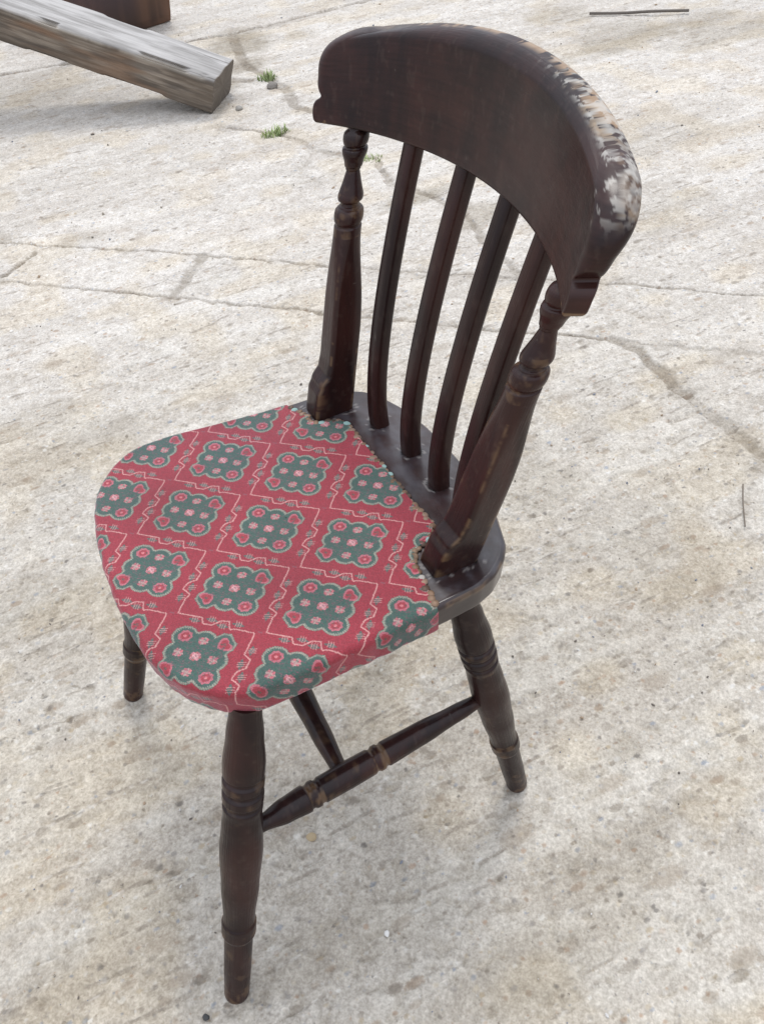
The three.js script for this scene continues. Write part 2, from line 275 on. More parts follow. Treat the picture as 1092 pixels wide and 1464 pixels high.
// profile from the centre of the top, round the edge, to the underside: [fraction or inset, y, kind]
function seatSurface(off, edgeR, domed, under) { // rings of points, with flat distance for the cloth's uv
  const rings = [], flat = [];
  const prof = [];
  for (let i = 1; i <= 60; i++) prof.push([i / 60, 0]);
  const top = SEAT_Y + off, bot = SEAT_Y - SEAT_T - (under ? off : 0);
  const rr = edgeR, out = [];
  for (let i = 0; i <= 110; i++) { // flat top
    const ring = [], fl = []; const f = i / 110;
    for (let j = 0; j < SEG; j++) { const th = j / SEG * Math.PI * 2, R = outR[j] + off - rr, r = Math.max(f, 0.004) * R; const x = r * Math.sin(th), z = -0.02 + r * Math.cos(th);
      const y = top + domed(x, z, f); ring.push(V(x, y, z)); fl.push([x, z]); }
    rings.push(ring); flat.push(fl);
  }
  const H = top - bot;
  const addRing = (e, y, arc) => { const ring = [], fl = []; for (let j = 0; j < SEG; j++) { const th = j / SEG * Math.PI * 2, R = outR[j] + off - rr + e, R2 = outR[j] + off - rr + arc; ring.push(V(R * Math.sin(th), y + domed(R * Math.sin(th), -0.02 + R * Math.cos(th), 1) * 0.6, -0.02 + R * Math.cos(th))); fl.push([R2 * Math.sin(th), -0.02 + R2 * Math.cos(th)]); } rings.push(ring); flat.push(fl); };
  for (let i = 1; i <= 10; i++) { const a = i / 10 * Math.PI / 2; addRing(rr * Math.sin(a), top - rr * (1 - Math.cos(a)), rr * a); }
  const r2 = 0.006, straight = H - rr - r2;
  for (let i = 1; i <= 5; i++) { const y = top - rr - straight * i / 5; addRing(rr - 0.003 * i / 5, y, rr * Math.PI / 2 + straight * i / 5); }
  for (let i = 1; i <= 5; i++) { const a = i / 5 * Math.PI / 2; addRing(rr - 0.003 - r2 * (1 - Math.cos(a)), bot + r2 * (1 - Math.sin(a)), rr * Math.PI / 2 + straight + r2 * a); }
  for (let i = 1; i <= 12; i++) { const k = i / 12; const ring = [], fl = []; for (let j = 0; j < SEG; j++) { const th = j / SEG * Math.PI * 2, R0 = outR[j] + off - 0.003 - r2, R = Math.max(0.004, R0 - k * (under === 'lip' ? 0.02 : R0)); ring.push(V(R * Math.sin(th), bot, -0.02 + R * Math.cos(th))); const arc = R0 + 0.05 + (R0 - R); fl.push([arc * Math.sin(th), -0.02 + arc * Math.cos(th)]); } rings.push(ring); flat.push(fl); }
  const xo = z => mix(-0.003, -0.012, ss(-0.1, 0.1, z));
  rings.forEach(q => q.forEach(p => { p.x += xo(p.z); })); flat.forEach(q => q.forEach(p => { p[0] += xo(p[1]); }));
  return [rings, flat];
}
const sag = (x, z, f) => -0.004 * (1 - ss(0, 0.19, Math.hypot(x * 0.9, z - 0.02)));
{
  const [rings] = seatSurface(0, 0.006, (x, z) => sag(x, z) - 0.0005, '');
  const g = skin(rings, (p) => { let near = 1; for (const q of [-1.5, -0.5, 0.5, 1.5]) near = Math.min(near, Math.hypot(p.x - q * 0.0635, p.z + 0.1726 + 0.0088 * (1 - (q / 1.5) ** 2))); for (const q of [[0.131, -0.137], [-0.152, -0.135]]) near = Math.min(near, Math.max(Math.abs(p.x - q[0]) - 0.006, Math.abs(p.z - q[1]) - 0.013)); if (p.y > 0.44 && near < 0.0165 && noise2(p.x * 330, p.z * 330) > 0.62) return near < 0.0135 ? [0.008, 0.006, 0.006] : [0.17, 0.15, 0.14]; const edge = p.y > 0.4375 && p.y < 0.4432 && p.z < -0.09; return mix3(woodTone(p, 0, edge ? 0.65 * ss(0.4, 0.6, noise2(p.x * 25, p.z * 25)) : 0.04), [0.080, 0.074, 0.082], p.y > 0.4418 ? 0.08 + 0.55 * ss(0.4, 0.7, 0.6 * fbm2(p.x * 12, p.z * 70, 4) + 0.4 * fbm2(p.x * 90, p.z * 90, 3)) : 0.08); }, false);  // seat top: sky reflection put into the colour as scuffed blue-grey streaks
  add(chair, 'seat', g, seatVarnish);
}
// cloth: back edge as z over x
const clothBack = [[-0.30, -0.080], [-0.19, -0.0885], [-0.165, -0.0985], [-0.150, -0.1045], [-0.132, -0.1065], [-0.124, -0.131], [-0.112, -0.1385], [0.06, -0.1425], [0.084, -0.146], [0.100, -0.131], [0.106, -0.113], [0.114, -0.1065], [0.126, -0.103], [0.150, -0.100], [0.175, -0.097], [0.30, -0.095]];
const clothTex = (() => {
  const N = 768, cv = document.createElement('canvas'); cv.width = cv.height = N; const c = cv.getContext('2d');
  c.fillStyle = '#942d39'; c.fillRect(0, 0, N, N);
  const X = u => (u + 0.5) * N, Y = v => (v + 0.5) * N;
  const path = (pts, close) => { c.beginPath(); pts.forEach(([u, v], i) => i ? c.lineTo(X(u), Y(v)) : c.moveTo(X(u), Y(v))); if (close) c.closePath(); };
  const CREAM = '#c48c86', GREEN = '#3e5a51', PINK = '#b4656e', RED = '#942d39';
  function leaf(u, v, w, h, dir) { c.save(); c.translate(X(u), Y(v)); c.scale(N, N); c.rotate(dir); c.fillStyle = '#52605a'; c.beginPath(); c.moveTo(-w, 0); c.lineTo(0, -h); c.lineTo(w, 0); c.lineTo(0, h); c.closePath(); c.fill();
    c.strokeStyle = '#b5827c'; c.lineWidth = 0.009; for (let k = -1; k <= 1; k++) { c.beginPath(); c.moveTo(k * w * 0.36 - 0.008, -h * 1.5); c.lineTo(k * w * 0.36 + 0.008, h * 1.1); c.stroke(); } c.restore(); }
  for (let du = -1; du <= 1; du++) for (let dv = -1; dv <= 1; dv++) {
    c.save(); c.translate(du * N, dv * N);
    // edges with their zigzag, and leaves
    const edge = (A, B, sg) => { const L = (t, o) => { const ux = B[0] - A[0], uy = B[1] - A[1], n = Math.hypot(ux, uy); return [A[0] + ux * t - uy / n * o * sg, A[1] + uy * t + ux / n * o * sg]; };
      const zz = [[0, 0], [0.30, -0.022], [0.315, -0.018], [0.36, 0.048], [0.375, 0.052], [0.475, 0.042], [0.54, -0.035], [0.56, -0.045], [0.645, -0.062], [0.70, 0.03], [0.72, 0.034], [0.78, 0.012], [1, 0.0]].map(q => L(...q));
      for (const [t, o] of [[0.245, 0.035], [0.44, -0.025], [0.60, 0.02], [0.77, -0.05]]) { const q = L(t, o); leaf(q[0], q[1], 0.075, 0.034, Math.atan2((B[1] - A[1]), (B[0] - A[0]))); }
      c.strokeStyle = CREAM; c.lineWidth = N * 0.0165; c.lineJoin = 'round'; path(zz); c.stroke(); };
    edge([-0.43, 0.505], [0.455, 0.545], 1); edge([0.46, -0.455], [0.57, 0.505], -1);
    c.fillStyle = '#8a4a52'; c.fillRect(X(0.485), Y(0.51), N * 0.05, N * 0.02);
    // medallion outline
    const pts = []; const arc = (cx, cy, r, a0, a1, n = 10) => { for (let i = 0; i <= n; i++) { const a = mix(a0, a1, i / n); pts.push([cx + r * Math.cos(a), cy + r * Math.sin(a)]); } };
    for (const s of [1, -1]) { // from the heart corner (+,-) clockwise to the other heart corner
      const q = pts.length;
      pts.push([0.135, -0.325], [0.165, -0.365], [0.24, -0.375], [0.345, -0.27], [0.34, -0.185], [0.305, -0.15]);
      arc(0.225, 0, 0.125, -0.95, 0.85); pts.push([0.305, 0.118]);
      arc(0.225, 0.225, 0.132, -0.8, 2.37, 16); pts.push([0.118, 0.305]);
      arc(0, 0.225, 0.125, 0.72, 2.52);
      for (let i = q; s < 0 && i < pts.length; i++) pts[i] = [-pts[i][0], -pts[i][1]];
    }
    for (const q of pts) { q[0] *= 0.965; q[1] *= 0.965; }
    path(pts, true); c.fillStyle = GREEN; c.fill(); c.strokeStyle = '#5a7266'; c.lineWidth = N * 0.028; c.stroke(); c.strokeStyle = '#918979'; c.lineWidth = N * 0.011; c.stroke();
    // tooth ticks along the outline
    c.strokeStyle = '#9d9c8c'; c.lineWidth = N * 0.006; for (let i = 0; i < pts.length; i++) { const [u, v] = pts[i]; path([[u * 0.94, v * 0.94], [u * 1.045, v * 1.045]]); c.stroke(); }
    // hearts
    for (const s of [1, -1]) { c.save(); c.translate(X(0.232 * s), Y(-0.222 * s)); c.rotate(s > 0 ? 0.78 : 0.78 + Math.PI); c.scale(N, N);
      const heart = k => { c.beginPath(); c.moveTo(0, 0.085 * k); c.bezierCurveTo(-0.14 * k, 0.02 * k, -0.11 * k, -0.10 * k, 0, -0.045 * k); c.bezierCurveTo(0.11 * k, -0.10 * k, 0.14 * k, 0.02 * k, 0, 0.085 * k); c.closePath(); };
      heart(0.98); c.fillStyle = PINK; c.fill(); heart(0.72); c.fillStyle = '#9c3640'; c.fill(); c.fillStyle = '#7c4a48'; c.beginPath(); c.ellipse(0, 0.0, 0.02, 0.016, 0, 0, 7); c.fill(); c.restore(); }
    // rosettes
    for (const s of [1, -1]) { const cx = 0.215 * s, cy = 0.222 * s; for (let k = 0; k < 8; k++) { const a = k * Math.PI / 4; c.fillStyle = PINK; c.beginPath(); c.arc(X(cx + 0.052 * Math.cos(a)), Y(cy + 0.052 * Math.sin(a)), N * 0.027, 0, 7); c.fill(); } c.fillStyle = '#9c3640'; c.beginPath(); c.arc(X(cx), Y(cy), N * 0.050, 0, 7); c.fill(); c.fillStyle = '#c9787a'; c.beginPath(); c.arc(X(cx), Y(cy), N * 0.018, 0, 7); c.fill(); }
    // crosses on the four sides and the centre flower
    for (const [cx, cy] of [[0.19, 0.0], [-0.19, 0.0], [0.0, 0.21], [0.0, -0.21]]) for (let k = 0; k < 4; k++) { const a = k * Math.PI / 2 + 0.1; c.fillStyle = '#c46a70'; c.beginPath(); c.ellipse(X(cx + 0.036 * Math.cos(a + 0.78)), Y(cy + 0.036 * Math.sin(a + 0.78)), N * 0.022, N * 0.018, a, 0, 7); c.fill(); c.fillStyle = '#ab8f88'; c.beginPath(); c.ellipse(X(cx + 0.026 * Math.cos(a)), Y(cy + 0.026 * Math.sin(a)), N * 0.030, N * 0.014, a, 0, 7); c.fill(); }
    for (let k = 0; k < 8; k++) { const a = k * Math.PI / 4; c.fillStyle = k % 2 ? '#c98088' : '#a8605f'; c.beginPath(); c.arc(X(0.045 * Math.cos(a)), Y(0.045 * Math.sin(a)), N * 0.019, 0, 7); c.fill(); } c.fillStyle = '#cf9a9a'; c.beginPath(); c.arc(X(0), Y(0), N * 0.036, 0, 7); c.fill();
    // dark flecks inside the green
    const r = rng(9); for (let k = 0; k < 260; k++) { const u = (r() - 0.5) * 0.5, v = (r() - 0.5) * 0.5; c.fillStyle = r() < 0.6 ? 'rgba(130,80,92,0.6)' : 'rgba(36,92,74,0.5)'; c.fillRect(X(u), Y(v), N * (0.01 + 0.02 * r()), N * 0.012); }
    c.restore();
  }
  // woven threads
  const im = c.getImageData(0, 0, N, N), d = im.data, src = d.slice(), P = 6;
  for (let y = 0; y < N; y++) for (let x = 0; x < N; x++) {
    const ty = Math.floor(y / P), tx = Math.floor(x / P), k = (y * N + x) * 4;
    const jx = (hs(ty * 3, 91) - 0.5) * 6 + (hs(tx, ty) - 0.5) * 5, jy = (hs(tx * 5, 17) - 0.5) * 5 + (hs(tx + 50, ty) - 0.5) * 5;
    const sx = ((Math.round(x + jx) % N) + N) % N, sy = ((Math.round(y + jy) % N) + N) % N, q = (sy * N + sx) * 4;
    const warp = (tx + ty) & 1 ? 0.94 : 1.03, w = warp * (0.88 + 0.24 * hs(tx * 7 + 3, ty * 13)) * (0.95 + 0.1 * hs(x * 3, y * 7)), pick = hs(tx + 130, ty + 60) > 0.8 ? 0.28 : 0;
    const wool = [160, 88, 96];
    for (let i = 0; i < 3; i++) d[k + i] = clamp(mix(src[q + i], wool[i], pick) * w, 0, 255);
  }
  c.putImageData(im, 0, 0);
  const t = new THREE.CanvasTexture(cv); t.wrapS = t.wrapT = THREE.RepeatWrapping; t.colorSpace = THREE.SRGBColorSpace; t.anisotropy = 8; return t;
})();
const clothBump = data8(512, 512, d => { for (let y = 0; y < 512; y++) for (let x = 0; x < 512; x++) { const v = 0.5 + 0.25 * Math.sin(x * Math.PI / 4) * Math.sin(y * Math.PI / 4) + 0.3 * (hs(x, y) - 0.5); const k = (y * 512 + x) * 4; d[k] = d[k + 1] = d[k + 2] = clamp(v) * 255; d[k + 3] = 255; } }, false);
const cloth = new THREE.MeshPhysicalMaterial({ map: clothTex, bumpMap: clothBump, bumpScale: 0.0006, roughness: 0.55, specularIntensity: 0.8, vertexColors: true, sheen: 1.0, sheenRoughness: 0.45, sheenColor: new THREE.Color(0.8, 0.78, 0.85), side: THREE.DoubleSide });
{
  const [rings, flat] = seatSurface(0.0022, 0.0085, (x, z, f) => sag(x, z) + 0.0012 * (fbm2(x * 9, z * 9, 2) - 0.5) + 0.003 * Math.sin(Math.min(1, f) * Math.PI) * 0.3, 'lip');
  const ax = 0.0638, az = -0.0662, bx = 0.0600, bz = 0.0598, a2 = ax * ax + az * az, b2 = bx * bx + bz * bz, ox = 0.0603, oz = 0.0603;
  rings.forEach((q, i) => { const k = ss(111, 118, i); if (k > 0) q.forEach((p, j) => { const th = j / SEG * Math.PI * 2, cr = Math.exp(-(((Math.abs(th < Math.PI ? th : th - 2 * Math.PI) - 0.85) / 0.28) ** 2)), w = (fbm2(th * 14, 3, 3) - 0.5) * 0.0022 + (fbm2(th * 46 + 0.6 * i / 20, 8, 2) - 0.5) * 0.0018 * cr, r = Math.hypot(p.x, p.z + 0.02); p.x += p.x / r * w * k; p.z += (p.z + 0.02) / r * w * k; if (i > 120) p.y += (fbm2(th * 9 + 40, 5, 3) - 0.5) * 0.004; }); });
  const verts = []; // [x y z u v cr cg cb f]
  const F = (x, z) => z - lerpTable(clothBack, x);
  const m = rings.length, P = [];
  for (let i = 0; i < m; i++) for (let j = 0; j < SEG; j++) {
    const p = rings[i][j], [fx, fz] = flat[i][j], dx = fx - ox, dz = fz - oz;
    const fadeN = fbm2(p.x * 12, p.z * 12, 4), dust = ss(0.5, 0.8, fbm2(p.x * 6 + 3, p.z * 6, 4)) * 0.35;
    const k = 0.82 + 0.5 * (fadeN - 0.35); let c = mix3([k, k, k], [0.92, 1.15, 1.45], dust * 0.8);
    P.push([p.x, p.y, p.z, (dx * ax + dz * az) / a2 + 0.5, 1 - ((dx * bx + dz * bz) / b2 + 0.5), ...c, F(p.x, p.z)]);
  }
  const out = [];
  const emit = tri => { let poly = tri; const res = []; for (let e = 0; e < poly.length; e++) { const A = poly[e], B = poly[(e + 1) % poly.length]; if (A[8] >= 0) res.push(A); if ((A[8] >= 0) !== (B[8] >= 0)) { const t = A[8] / (A[8] - B[8]); res.push(A.map((v, q) => v + (B[q] - v) * t)); } } for (let e = 2; e < res.length; e++) out.push(res[0], res[e - 1], res[e]); };
  for (let i = 0; i < m - 1; i++) for (let j = 0; j < SEG; j++) { const a = P[i * SEG + j], b = P[i * SEG + (j + 1) % SEG], c = P[(i + 1) * SEG + j], d = P[(i + 1) * SEG + (j + 1) % SEG]; emit([a, c, b]); emit([b, c, d]); }
  const g = new THREE.BufferGeometry(); const pos = [], uv = [], col = []; for (const v of out) { pos.push(v[0], v[1], v[2]); uv.push(v[3], v[4]); col.push(v[5], v[6], v[7]); }
  g.setAttribute('position', new THREE.Float32BufferAttribute(pos, 3)); g.setAttribute('uv', new THREE.Float32BufferAttribute(uv, 2)); g.setAttribute('color', new THREE.Float32BufferAttribute(col, 3));
  // smooth normals by position
  g.computeVertexNormals(); const key = new Map(), nr = g.attributes.normal, ps = g.attributes.position;
  const kk = i => `${Math.round(ps.getX(i) * 2e4)},${Math.round(ps.getY(i) * 2e4)},${Math.round(ps.getZ(i) * 2e4)}`;
  for (let i = 0; i < ps.count; i++) { const s = kk(i), v = key.get(s) || [0, 0, 0]; v[0] += nr.getX(i); v[1] += nr.getY(i); v[2] += nr.getZ(i); key.set(s, v); }
  for (let i = 0; i < ps.count; i++) { const v = key.get(kk(i)), l = Math.hypot(...v) || 1; nr.setXYZ(i, v[0] / l, v[1] / l, v[2] / l); }
  const cover = add(chair, 'seat_cover', g, cloth); cover.userData.label = 'worn red cloth with green medallions tacked over the seat';
}
// upholstery nails along the cloth's back edge
{
  const r = rng(21), tones = [[0.14, 0.085, 0.050], [0.20, 0.125, 0.080], [0.09, 0.056, 0.040], [0.24, 0.155, 0.11], [0.17, 0.10, 0.060]].map(c => new THREE.MeshStandardMaterial({ color: new THREE.Color().setRGB(...c), roughness: 0.55, metalness: 0.35 }));
  tones.push(new THREE.MeshStandardMaterial({ color: new THREE.Color().setRGB(0.24, 0.36, 0.33), roughness: 0.8 }), new THREE.MeshStandardMaterial({ color: new THREE.Color().setRGB(0.36, 0.33, 0.29), roughness: 0.7 }));
  const geos = [0, 1, 2].map(s => { const g = new THREE.SphereGeometry(0.0046, 10, 5, 0, Math.PI * 2, 0, Math.PI / 2); const p = g.attributes.position; for (let i = 0; i < p.count; i++) { const k = 1 + 0.16 * (noise3(p.getX(i) * 400 + s * 9, p.getY(i) * 400, p.getZ(i) * 400) - 0.5); p.setXYZ(i, p.getX(i) * k, p.getY(i) * 0.5 * k, p.getZ(i) * k); } g.computeVertexNormals(); return g; });
  const line = clothBack.filter(q => Math.abs(q[0]) < 0.2).map(q => [q[0], q[1]]); line[0][0] = -0.176; line[0][1] = -0.0935; let carry = 0.002;
  const end = line[line.length - 1]; end[0] = 0.176;
  for (let i = 1; i < line.length; i++) { const [x0, z0] = line[i - 1], [x1, z1] = line[i], L = Math.hypot(x1 - x0, z1 - z0); let t = carry;
    for (; t < L; t += 0.0068 * (0.85 + 0.3 * r())) { const k = t / L, x = mix(x0, x1, k) + (r() - 0.5) * 0.0022, z = mix(z0, z1, k) + 0.001 + (r() - 0.5) * 0.0022;
      const v = r(), n = add(chair, 'upholstery_nail', geos[(r() * 3) | 0], tones[v < 0.11 ? 5 : v < 0.17 ? 6 : (r() * 5) | 0]); n.position.set(x, SEAT_Y + 0.0010 + sag(x, z), z); n.rotation.set((r() - 0.5) * 0.5, r() * 6, (r() - 0.5) * 0.5); n.scale.set(0.8 + 0.4 * r(), 0.7 + 0.5 * r(), 0.8 + 0.4 * r()); }
    carry = t - L; }
}

// ---------------------------------------------------------------- legs, stretchers
function turned(P0, P1, prof, n = 28, steps = 150, wearAt = () => 0) {
  const dir = P1.clone().sub(P0), [X, Y] = frame(dir), rings = [], S = [];
  const s0 = prof[0][0], s1 = prof[prof.length - 1][0];
  for (let i = 0; i <= steps; i++) { const s = mix(s0, s1, i / steps), r = smoothTable(prof, s), c = P0.clone().addScaledVector(dir, s), ring = []; S.push(s);
    for (let j = 0; j < n; j++) { const a = -j / n * Math.PI * 2, p = c.clone().addScaledVector(X, r * Math.cos(a)).addScaledVector(Y, r * Math.sin(a)); const k = 1 + 0.02 * (fbm3(p.x * 50, p.y * 30, p.z * 50, 2) - 0.5); p.sub(c).multiplyScalar(k).add(c); ring.push(p); } rings.push(ring); }
  return skin(rings, (p, i) => woodTone(p, S[i], wearAt(S[i])));
}
const legProf = [[-0.03, 0.0148], [-0.01, 0.0152], [0.06, 0.0178], [0.145, 0.0207], [0.172, 0.0205], [0.178, 0.0178], [0.186, 0.0178], [0.193, 0.0206], [0.211, 0.0206], [0.218, 0.0178], [0.226, 0.0178], [0.233, 0.0206], [0.252, 0.0206], [0.259, 0.0178], [0.267, 0.0178], [0.274, 0.0200], [0.295, 0.0194], [0.34, 0.0206], [0.42, 0.0221], [0.55, 0.0198], [0.672, 0.0168], [0.680, 0.0170], [0.690, 0.0186], [0.728, 0.0186], [0.738, 0.0168], [0.745, 0.0156], [0.86, 0.0152], [0.985, 0.0142], [0.996, 0.0134], [1.0, 0.0115]];
const legWear = s => (s > 0.17 && s < 0.275) ? 0.35 : (s > 0.675 && s < 0.75) ? 0.55 : s > 0.93 ? 0.5 : s > 0.76 ? 0.3 : 0.12;
const FT = [0.1671, 0.4, 0.0967], FB = [0.2316, 0, 0.2116], BT = [0.1545, 0.4, -0.1386], BB = [0.1635, 0, -0.2052];
const legAt = (T, B, y, m) => { const k = y / 0.4; return V(mix(B[0], T[0], k) * m, y, mix(B[2], T[2], k)); };
for (const m of [1, -1]) {
  add(chair, 'leg', turned(V(FT[0] * m, FT[1], FT[2]), V(FB[0] * m, FB[1], FB[2]), legProf, 32, 420, legWear), varnish);
  add(chair, 'leg', turned(V(BT[0] * m, BT[1], BT[2]), V(BB[0] * m, BB[1], BB[2]), legProf.map(([s, r]) => [s * (s < 0.3 ? 0.93 : 1), r * 0.96]).sort((a, b) => a[0] - b[0]), 32, 420, legWear), varnish);
  const A = legAt(FT, FB, 0.248, m), B = legAt(BT, BB, 0.2286, m);
  add(chair, 'side_stretcher', turned(A, B, [[0.02, 0.0062], [0.07, 0.0085], [0.16, 0.0132], [0.235, 0.0148], [0.243, 0.0128], [0.252, 0.0128], [0.258, 0.0146], [0.274, 0.0146], [0.28, 0.0128], [0.288, 0.0128], [0.296, 0.0142], [0.40, 0.0146], [0.487, 0.0142], [0.494, 0.0126], [0.502, 0.0126], [0.508, 0.0144], [0.524, 0.0144], [0.53, 0.0126], [0.538, 0.0126], [0.546, 0.0140], [0.68, 0.0128], [0.84, 0.0100], [0.98, 0.0070]], 24, 200, s => (s > 0.24 && s < 0.29) || (s > 0.49 && s < 0.54) ? 0.75 : s > 0.3 && s < 0.5 ? 0.35 : 0.12), varnish);
}
{
  const mid = m => legAt(FT, FB, 0.248, m).multiplyScalar(1 - 0.38).addScaledVector(legAt(BT, BB, 0.2286, m), 0.38);
  add(chair, 'cross_stretcher', turned(mid(1), mid(-1), [[0.02, 0.0085], [0.18, 0.0118], [0.35, 0.0142], [0.5, 0.0150], [0.65, 0.0142], [0.82, 0.0118], [0.98, 0.0085]], 24, 80, s => 0.28), varnish);
}

// ---------------------------------------------------------------- back posts
const CREST_Y = 0.7434;
function post(base, top, m) {
  const A = V(...base), B = V(...top), dir = B.clone().sub(A), rings = [], S = [], n = 48;
  const bead = (a, b, r0, r1) => Array.from({ length: 9 }, (_, k) => { const t = k / 8; return [mix(a, b, t), r0 + (r1 - r0) * Math.sqrt(Math.max(0, 1 - (2 * t - 1) ** 2))]; });
  const prof = [[0.66, 0.0149], [0.690, 0.0148], [0.6915, 0.0134], [0.698, 0.0134], ...bead(0.6995, 0.748, 0.0136, 0.0158), [0.7495, 0.0116], [0.756, 0.0112], [0.7575, 0.0098], [0.768, 0.0094], [0.770, 0.0108], [0.776, 0.0132], [0.784, 0.0136], [0.792, 0.0133], [0.83, 0.0098], [0.868, 0.0069], [0.8705, 0.0068], [0.872, 0.0079], [0.880, 0.0080], [0.8815, 0.0092], [0.90, 0.0104], [0.920, 0.0128], [0.930, 0.0133], [0.938, 0.0129], [0.9395, 0.0106], [0.944, 0.0104], ...bead(0.945, 0.990, 0.0104, 0.0134), [0.995, 0.0085], [1.004, 0.0085]];
  const front = [[-0.02, 0.0255], [0.03, 0.0262], [0.10, 0.0258], [0.135, 0.0225], [0.175, 0.0150], [0.22, 0.0135], [0.45, 0.0140], [0.66, 0.0150]], back = [[-0.02, 0.0235], [0.3, 0.0225], [0.66, 0.0150]], halfW = [[-0.02, 0.0172], [0.2, 0.0172], [0.66, 0.0150]];
  const steps = 520;
  for (let i = 0; i <= steps; i++) {
    const s = mix(-0.02, 1.004, i / steps), c = A.clone().addScaledVector(dir, s), ring = []; S.push(s);
    const round = ss(0.45, 0.665, s), ex = mix(7, 2, Math.pow(round, 0.5)), r = lerpTable(prof, s);
    for (let j = 0; j < n; j++) {
      const a = -j / n * Math.PI * 2 + 0.02, ca = Math.cos(a), sa = Math.sin(a), k = Math.pow(Math.pow(Math.abs(ca), ex) + Math.pow(Math.abs(sa), ex), -1 / ex);
      let hx, hz; if (s < 0.66) { hx = smoothTable(halfW, s); hz = sa > 0 ? smoothTable(front, s) : smoothTable(back, s); } else hx = hz = r;
      ring.push(V(c.x + ca * k * hx, c.y, c.z + sa * k * hz));
    }
    rings.push(ring);
  }
  return skin(rings, (p, i, j) => { const s = S[i], a = -j / n * Math.PI * 2 + 0.02, corner = Math.pow(Math.min(Math.abs(Math.cos(a)), Math.abs(Math.sin(a))) * 1.414, 6) * (s < 0.6 ? 1 : 0), edge = s < 0.66 ? 0.10 + 0.6 * corner * (s < 0.25 ? 1.3 : ss(0.35, 0.6, noise2(s * 14, j * 0.05 + base[0] * 40))) : s < 0.8 ? 0.5 : 0.25; return woodTone(p, s, edge); });
}
add(chair, 'back_post', post([0.131, SEAT_Y - 0.002, -0.137], [0.182, CREST_Y, -0.2185], 1), varnish);
add(chair, 'back_post', post([-0.152, SEAT_Y - 0.002, -0.135], [-0.182, CREST_Y, -0.2185], -1), varnish);

// ---------------------------------------------------------------- crest rail (arc in plan) and spindles
const CW = 0.2182, CS = 0.0648, CR = (CW * CW + CS * CS) / (2 * CS), CZ = -0.1859 - CS + CR; // centre of the arc
const arcZ = x => CZ - Math.sqrt(CR * CR - x * x);
for (const i of [-1.5, -0.5, 0.5, 1.5]) {
  const A = V(i * 0.0635, SEAT_Y - 0.003, -0.1726 - 0.0088 * (1 - (i / 1.5) ** 2)), xt = i * 0.0756, B = V(xt, CREST_Y + 0.004, arcZ(xt) - 0.0145);
  const C = A.clone().lerp(B, 0.27); C.z += 0.026; C.x = mix(A.x, B.x, 0.3);
  const curve = new THREE.QuadraticBezierCurve3(A, C, B), rings = [], n = 28, S = [];
  for (let k = 0; k <= 60; k++) { const s = k / 60, c = curve.getPoint(s), T = curve.getTangent(s), [X, Y] = frame(T), ring = []; S.push(s);
    const hx = mix(0.0112, 0.0098, s), hz = mix(0.0098, 0.0088, s);
    for (let j = 0; j < n; j++) { const a = -j / n * Math.PI * 2, ca = Math.cos(a), sa = Math.sin(a), ex = 3.4, q = Math.pow(Math.abs(ca) ** ex + Math.abs(sa) ** ex, -1 / ex); ring.push(c.clone().addScaledVector(X, ca * q * hx).addScaledVector(Y, sa * q * hz)); } rings.push(ring); }
  add(chair, 'spindle', skin(rings, (p, k) => woodTone(p, S[k], 0.06)), varnish);
}
